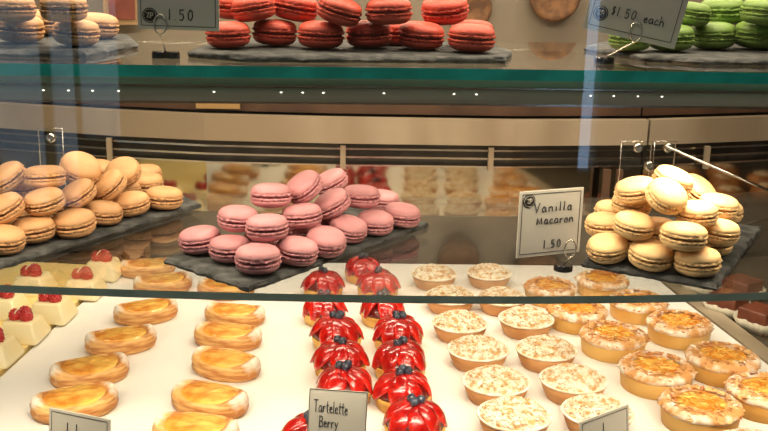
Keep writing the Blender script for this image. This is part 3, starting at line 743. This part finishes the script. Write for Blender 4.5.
AL = [
 (700, 412, 1.0, 'almond tart nearest the lower photo edge, bright orange centre'),
 (656, 375, 1.0, 'almond tart second from the front in the left almond column'),
 (613, 341, .98, 'almond tart third from the front in the left almond column'),
 (577, 315, .94, 'almond tart in the left almond column just below the shelf edge'),
 (550, 291, .88, 'farthest almond tart of the left almond column, seen through the glass'),
 (765, 397, 1.0, 'almond tart cut by the right photo edge'),
 (722, 364, 1.0, 'almond tart in the right almond column with a wide orange centre'),
 (679, 329, .98, 'almond tart in the right almond column nearest the steel divider'),
 (638, 306, .94, 'almond tart in the right almond column half behind the shelf edge'),
 (602, 284, .90, 'farthest almond tart of the right almond column, seen through the glass')]
used = [0]*3
for i, (px, py, s_, lab) in enumerate(AL):
    k = i % 3; o = copy_tree(AP[k]) if used[k] else AP[k]; used[k] = 1
    o.location = at(px, py, DECK+1.6)*S; o.location.z = DECK*S; o.rotation_euler = (0, 0, rnd.uniform(0, 6.28)); o.scale = (s_*.99,)*3
    tag(o, lab, 'tart', 'almond tarts with glazed centres')

# ------------------------------------------------------------------ raspberry cakes
IVORY = mat('ivory_glaze', srgb(248, 232, 180), srgb(250, 238, 196), 12, .4, coat=.3)
RASP = mat('raspberry', srgb(165, 18, 24), srgb(205, 40, 44), 60, .25, coat=.7)
CURL = mat('white_chocolate', srgb(250, 240, 205), rough=.4)
def pyramid(mb, b, t, h, rb):
    def rr_(w, r, z, n=5):
        P = []
        for cx, cy, a0 in ((1, 1, 0), (-1, 1, 90), (-1, -1, 180), (1, -1, 270)):
            for k in range(n+1):
                a = math.radians(a0+90*k/n); P.append((cx*(w-r)+r*math.cos(a), cy*(w-r)+r*math.sin(a), z))
        return P
    L = [(b*.98, rb, 0), (b, rb, .15), (b, rb, .4), (t+.1, rb, h-.2), (t-.05, rb, h-.03), (t-.35, rb*.8, h), (.3, .1, h)]
    V = []; F = []; n = 24
    for w_, r_, z_ in L: V += rr_(w_, r_, z_)
    for i in range(len(L)-1):
        for k in range(n): F.append((i*n+k, i*n+(k+1) % n, (i+1)*n+(k+1) % n, (i+1)*n+k))
    F.append(tuple(range(n))[::-1]); F.append(tuple(range((len(L)-1)*n, len(L)*n)))
    return mb.add(V, F)
def rasp_mesh():
    mb = MB().ball((0, 0, 0), .85, n=12, m=8, sc=(1, .95, 1.0))
    for i in range(46):
        z = 1-2*(i+.5)/46; r = math.sqrt(1-z*z); a = i*2.39996
        mb.ball((.78*r*math.cos(a), .76*r*math.sin(a), .8*z), .2, n=6, m=4)
    return mb.me('raspberry', RASP)
RM = rasp_mesh()
def rcake_proto():
    e = bpy.data.objects.new('raspberry_cake', None); C.objects.link(e); e.empty_display_size = .01
    link('ivory_cake', sharp(pyramid(MB(), 2.85, 1.95, 2.7, .45).me('ivory_cake', IVORY), 50), e)
    for x, y, z in ((-.8, -.25, 3.2), (.75, -.45, 3.2), (.1, .75, 3.25)): link('raspberry', RM, e, (x, y, z))
    mb = MB(); P = [(1.3*math.cos(t*.55)*(.35+.06*t)-.1+.25*t-.9, -.6+.5*math.sin(t*1.1), 3.95+.3*math.sin(t*.8)) for t in [k*.35 for k in range(18)]]
    mb.tube(P, .09, 6); link('chocolate_curl', mb.me('chocolate_curl', CURL), e)
    return e
RP = rcake_proto()
RLb = [
 (52, 309, 'ivory raspberry cake nearest the puff pastries, just below the shelf edge'),
 (23, 328, 'ivory raspberry cake second from the shelf edge in the outer row'),
 (-6, 350, 'ivory raspberry cake cut by the left photo edge, lowest one'),
 (5, 305, 'ivory raspberry cake in the inner row at the left photo edge'),
 (84, 286, 'ivory raspberry cake seen through the glass next to the puff pastries'),
 (33, 283, 'ivory raspberry cake seen through the glass in the inner row'),
 (103, 268, 'ivory raspberry cake farthest back, seen through the glass')]
for i, (px, py, lab) in enumerate(RLb):
    o = RP if i == 0 else copy_tree(RP)
    o.location = at(px, py, DECK+1.6)*S; o.location.z = (DECK+.3)*S; o.rotation_euler = (0, 0, math.radians(-4+rnd.uniform(-3, 3)))
    tag(o, lab, 'cake', 'ivory cakes topped with raspberries')

# ------------------------------------------------------------------ chocolate squares
CHO = mat('chocolate_cake', srgb(98, 50, 34), srgb(122, 68, 46), 30, .4, bump=.2, bscale=80)
PAPER = mat('white_paper', srgb(205, 198, 180), rough=.8)
def choc_proto():
    e = bpy.data.objects.new('chocolate_square', None); C.objects.link(e); e.empty_display_size = .01
    link('cake_block', sharp(pyramid(MB(), 2.3, 2.25, 3.2, .2).me('cake_block', CHO), 50), e)
    V = []; F = []; n = 72
    for j, (q, z) in enumerate(((.0, .05), (1.0, .05), (1.22, 1.7), (1.26, 1.7), (1.03, .0), (0, 0))):
        for k in range(n):
            a = 2*PI*k/n; c, s_ = math.cos(a), math.sin(a); sup = 2.45/max(abs(c), abs(s_))
            rr2 = min(sup, 2.95)*q*(1+(.035*math.cos(a*24) if z > 1 else 0)); V.append((rr2*c, rr2*s_, z+(.25*nz(3*c, 3*s_, 1) if z > 1 else 0)))
    for j in range(5):
        for k in range(n): F.append((j*n+k, j*n+(k+1) % n, (j+1)*n+(k+1) % n, (j+1)*n+k))
    link('paper_cup', mesh('paper_cup', V, F, PAPER), e)
    return e
CQ = choc_proto()
QL = [(760, 318, 'dark brown cake square in white paper at the right photo edge'), (728, 303, 'dark brown cake square in white paper below the shelf edge, left one'),
      (704, 283, 'brown cake square seen through the shelf glass beside the steel divider'), (742, 288, 'brown cake square seen through the shelf glass near the right photo edge')]
for i, (px, py, lab) in enumerate(QL):
    o = CQ if i == 0 else copy_tree(CQ)
    o.location = at(px, py, DECK+1)*S; o.location.z = (DECK-.6)*S; o.rotation_euler = (0, 0, math.radians(38+rnd.uniform(-4, 4)))
    tag(o, lab, 'cake', 'chocolate squares in paper cups')

BUN = mat('dark_bun', srgb(150, 88, 42), srgb(196, 132, 74), 40, .45, bump=.4, bscale=90)
BICE = mat('bun_sugar', srgb(226, 208, 180), srgb(176, 112, 60), 60, .6, lo=.45, hi=.62)
def bun_proto():
    e = bpy.data.objects.new('brown_bun', None); C.objects.link(e); e.empty_display_size = .01
    link('bun_body', MB().lathe([(.01, 0), (3.2, 0), (3.9, .6), (4.1, 1.5), (3.8, 2.5), (3.0, 3.2), (1.6, 3.7), (.01, 3.8)], 32, f=lambda i, a: (.15*nz(3*math.cos(a), 3*math.sin(a), i*.5), .1*nz(2*math.cos(a), 2*math.sin(a), i*.4))).me('bun_body', BUN), e)
    link('sugar_top', MB().lathe([(2.6, 3.3), (2.4, 3.62), (1.3, 3.95), (.01, 4.0)], 28, f=lambda i, a: (.5*nz(3*math.cos(a), 3*math.sin(a), 7) if i < 2 else 0, 0)).me('sugar_top', BICE), e)
    return e
BP = bun_proto(); k = 0
for bx in (91, 102, 113, 124):
    for by in (123, 134, 145):
        o = BP if k == 0 else copy_tree(BP); k += 1
        o.location = Vector((bx+(by-134)*.12, by+(bx-80)*.2, DECK-.6))*S; o.rotation_euler = (0, 0, rnd.uniform(0, 6.28))
        tag(o, 'brown sugar topped bun mirrored in the right rear mirror', 'bun', 'brown buns at the far right')

# ------------------------------------------------------------------ price cards
CARD = mat('card', srgb(196, 191, 178), rough=.6); INK = mat('ink', (.02, .02, .025, 1), rough=.6); GREYL = mat('card_line', srgb(70, 68, 64), rough=.6)
SEAL = mat('seal', srgb(52, 48, 45), rough=.9, spec=.1); BLACK = mat('black_base', (.012, .012, .012, 1), rough=.15, coat=.5)
G = {  # hand lettering, strokes in a cell one unit high
 'V': (.6, [[(0, 1), (.28, 0), (.6, 1.02)]]), 'a': (.5, [[(.45, .5), (.2, .55), (.02, .25), (.15, 0), (.36, .12), (.45, .5), (.44, .1), (.52, 0)]]),
 'n': (.5, [[(.03, .52), (.05, 0)], [(.05, .35), (.25, .55), (.42, .45), (.46, 0)]]), 'i': (.2, [[(.1, .5), (.1, 0)], [(.1, .78), (.12, .82)]]),
 'l': (.18, [[(.1, 1), (.08, 0)]]), 'M': (.72, [[(0, 0), (.08, .7), (.3, .15), (.55, .72), (.66, 0)]]),
 'c': (.42, [[(.4, .45), (.2, .55), (.03, .3), (.12, .03), (.4, .08)]]), 'r': (.4, [[(.05, .52), (.07, 0)], [(.07, .3), (.22, .52), (.38, .48)]]),
 'o': (.46, [[(.22, .52), (.04, .35), (.08, .05), (.28, 0), (.42, .25), (.36, .48), (.2, .52)]]), '1': (.22, [[(.1, 1), (.08, 0)]]), '.': (.2, [[(.06, .04), (.1, 0)]]),
 '5': (.5, [[(.45, .95), (.1, .95), (.07, .55), (.33, .58), (.44, .3), (.3, .02), (.03, .05)]]), '0': (.55, [[(.25, .98), (.06, .6), (.1, .12), (.3, 0), (.48, .35), (.44, .85), (.22, .98)]]),
 '$': (.42, [[(.36, .85), (.12, .85), (.08, .6), (.34, .45), (.3, .2), (.04, .2)], [(.22, 1), (.2, .05)]]),
 'e': (.42, [[(.05, .28), (.38, .34), (.3, .54), (.1, .48), (.04, .2), (.18, 0), (.42, .08)]]), 'h': (.48, [[(.06, 1), (.06, 0)], [(.06, .3), (.26, .52), (.42, .4), (.44, 0)]]),
 'T': (.55, [[(0, 1), (.55, 1.02)], [(.28, 1), (.27, 0)]]), 't': (.34, [[(.16, .95), (.16, .05), (.3, 0)], [(0, .62), (.34, .64)]]),
 'B': (.55, [[(.06, 1), (.06, 0)], [(-.04, .98), (.4, .95), (.46, .62), (.1, .54), (.5, .46), (.54, .08), (-.04, 0)]]), 'y': (.46, [[(.02, .5), (.2, .1)], [(.42, .52), (.22, .05), (.08, -.38)]]),
 ' ': (.4, [])}
def write(mb, txt, x, z, h, sp=.16, y=-.12, th=.06, slope=0, xs=1):
    for ch in txt:
        wd, st = G[ch]
        for s_ in st:
            P = [(x+px_*h*xs, y, z+pz_*h+slope*(x+px_*h)) for px_, pz_ in s_]
            mb.tube(P, th, 5)
        x += (wd+sp)*h*xs
    return x
def card(loc, w_, h_, yaw, roll, lines, label, border=.35, seal=None, stand=None, lean=0):
    """loc: lower left corner of the card"""
    e = empty('price_card', loc, label, 'price card'); e.rotation_euler = (math.radians(lean), math.radians(roll), math.radians(yaw))
    link('card_sheet', MB().box((w_/2, 0, h_/2), (w_, .16, h_)).me('card_sheet', CARD, False), e)
    if border:
        b = border; fr = MB(); y = -.09; t = .07
        fr.box((w_/2, y, b), (w_-2*b, .04, t)).box((w_/2, y, h_-b), (w_-2*b, .04, t)).box((b, y, h_/2), (t, .04, h_-2*b)).box((w_-b, y, h_/2), (t, .04, h_-2*b))
        link('border_line', fr.me('border_line', GREYL, False), e)
    mb = MB()
    for a_ in lines: write(mb, *a_)
    if mb.V: link('handwriting', mb.me('handwriting', INK), e)
    if seal:
        sx, sz, sr = seal; T = Matrix.Translation((sx, -.08, sz)) @ Matrix.Rotation(PI/2, 4, 'X')
        s0 = link('round_seal', MB().lathe([(.01, 0), (sr, 0), (sr, .05), (.01, .05)], 32, T=T).me('round_seal', SEAL, False), e)
        q = MB(); RR_ = [(sx+sr*.82*math.cos(k*PI/16), -.15, sz+sr*.82*math.sin(k*PI/16)) for k in range(33)]
        q.tube(RR_, .02, 4)
        for st in ([(-.45, .3), (-.1, .4), (-.35, -.3), (0, -.25)], [(.08, .38), (.12, -.35)], [(.08, .38), (.42, .3), (.4, 0), (.1, -.02)]):
            q.tube([(sx+a_*sr, -.15, sz+b_*sr) for a_, b_ in st], .045, 5)
        link('seal_mark', q.me('seal_mark', CARD), s0)
    return e
def stand(base, top, label, r=.95, n=1):
    """wire clip holder: black base on the shelf, wire up to a loop that grips the card"""
    e = empty('card_holder', base, label, 'card holder'); d = top-base
    for k in range(n):
        off = (k-(n-1)/2)*1.25
        link('base', sharp(MB().lathe([(.01, 0), (r, 0), (r, .45), (r*.88, .62), (.01, .62)], 28, T=Matrix.Translation((off, 0, 0))).me('base', BLACK)), e)
    P = [(0, 0, .5)]+[(d.x*t, d.y*t, .5+(d.z-.5)*t) for t in (.2, .4, .6, .8)]
    cx, cz = d.x, d.z
    for k in range(17):
        a = -PI/2+2*PI*k/16; P.append((cx+.55*math.cos(a), d.y, cz+.9+.9*math.sin(a)))
    link('wire_clip', MB().tube(P, .075, 8).me('wire_clip', CHROME), e)
# vanilla card on the middle shelf
pb = at(563, 270, MID); yv = pb.y
p = pt(516, 258, yv-1.0)
card(p, 7.25, 6.75, 19, 0, [('Vanilla', 1.7, 4.55, .95, .30), ('Macaron', 2.05, 3.3, .9, .19), ('1.50', 3.0, .75, .85, .28)],
     'white card reading Vanilla Macaron 1.50 on the middle shelf', .32, (1.05, 5.75, .68))
stand(pb, Vector((pt(567, 254, yv).x, yv-1.2, pt(567, 254, yv).z)), 'wire card holder with round black base in front of the vanilla card')
# left card on the upper shelf
pb = at(166, 58, TOP); yv = pb.y
p = pt(138, 28.5, yv-.3)
card(p, 7.2, 7.0, -3, .6, [('1.50', 2.75, .85, .95, .28)], 'white card reading 1.50 at the left of the red macarons', .32, (1.1, 1.2, .66))
stand(Vector((pb.x, pb.y, TOP)), Vector((pt(162, 34, yv).x, yv-.75, pt(162, 34, yv).z)), 'wire card holder with two black lumps as base below the left upper card', .62, 2)
# right card on the upper shelf
pb = at(604, 63, TOP); yv = pb.y
p = pt(582, 28, yv-.3)
card(p, 8.6, 7.0, -12, 11, [('$1.50', 2.2, 1.75, .85, .20, -.12, .05), ('each', 5.2, 1.75, .85, .12, -.12, .05)], 'tilted card reading $1.50each in front of the green macarons', .5, (1.3, 1.7, .68))
stand(Vector((pb.x, pb.y, TOP)), Vector((pt(630, 40, yv).x, yv-1.7, pt(630, 40, yv).z)), 'wire card holder with shiny black base below the tilted upper card', .95, 1)
# cards on the tray
def tray_card(px, py, Y, w_, h_, yaw, lines, label, border, lean=-7):
    p = pt(px, py, Y); card(Vector((p.x, Y, p.z-h_)), w_, h_, yaw, 0, lines, label, border, lean=lean)
    q = Vector((p.x+w_/2*math.cos(math.radians(yaw)), Y+w_/2*math.sin(math.radians(yaw)), DECK))
    stand(q+Vector((0, 1.0, 0)), Vector((q.x, q.y+.1, max(DECK+.9, p.z-h_-1))), 'holder under the ' + label.replace('white ', '').replace(' standing', ''), .9, 1)
tray_card(306, 394, 91.5, 5.95, 7.4, -9, [('Tartelette', .55, 5.2, 1.15, .08, -.12, .045, -.05, .65), ('Berry', 1.15, 3.65, 1.1, .1, -.12, .045, -.02, .68)], 'white card reading Tartelette Berry standing on the tray', .06, -16)
tray_card(45, 410, 95, 7.3, 6.2, -22, [('ll', 2.2, 4.0, 1.0, .9)], 'white card with a dark border line in front of the left puff pastries', .32)
tray_card(584, 424, 93, 7.6, 5.0, 34, [('l', 3.4, 3.0, 1.0, .9)], 'white card with a dark border line in front of the crumble tarts', .32)
for o in list(C.objects):
    if o.type == 'EMPTY' and o.parent is None and not o.get('label'):
        for ch in list(o.children): bpy.data.objects.remove(ch)
        bpy.data.objects.remove(o)
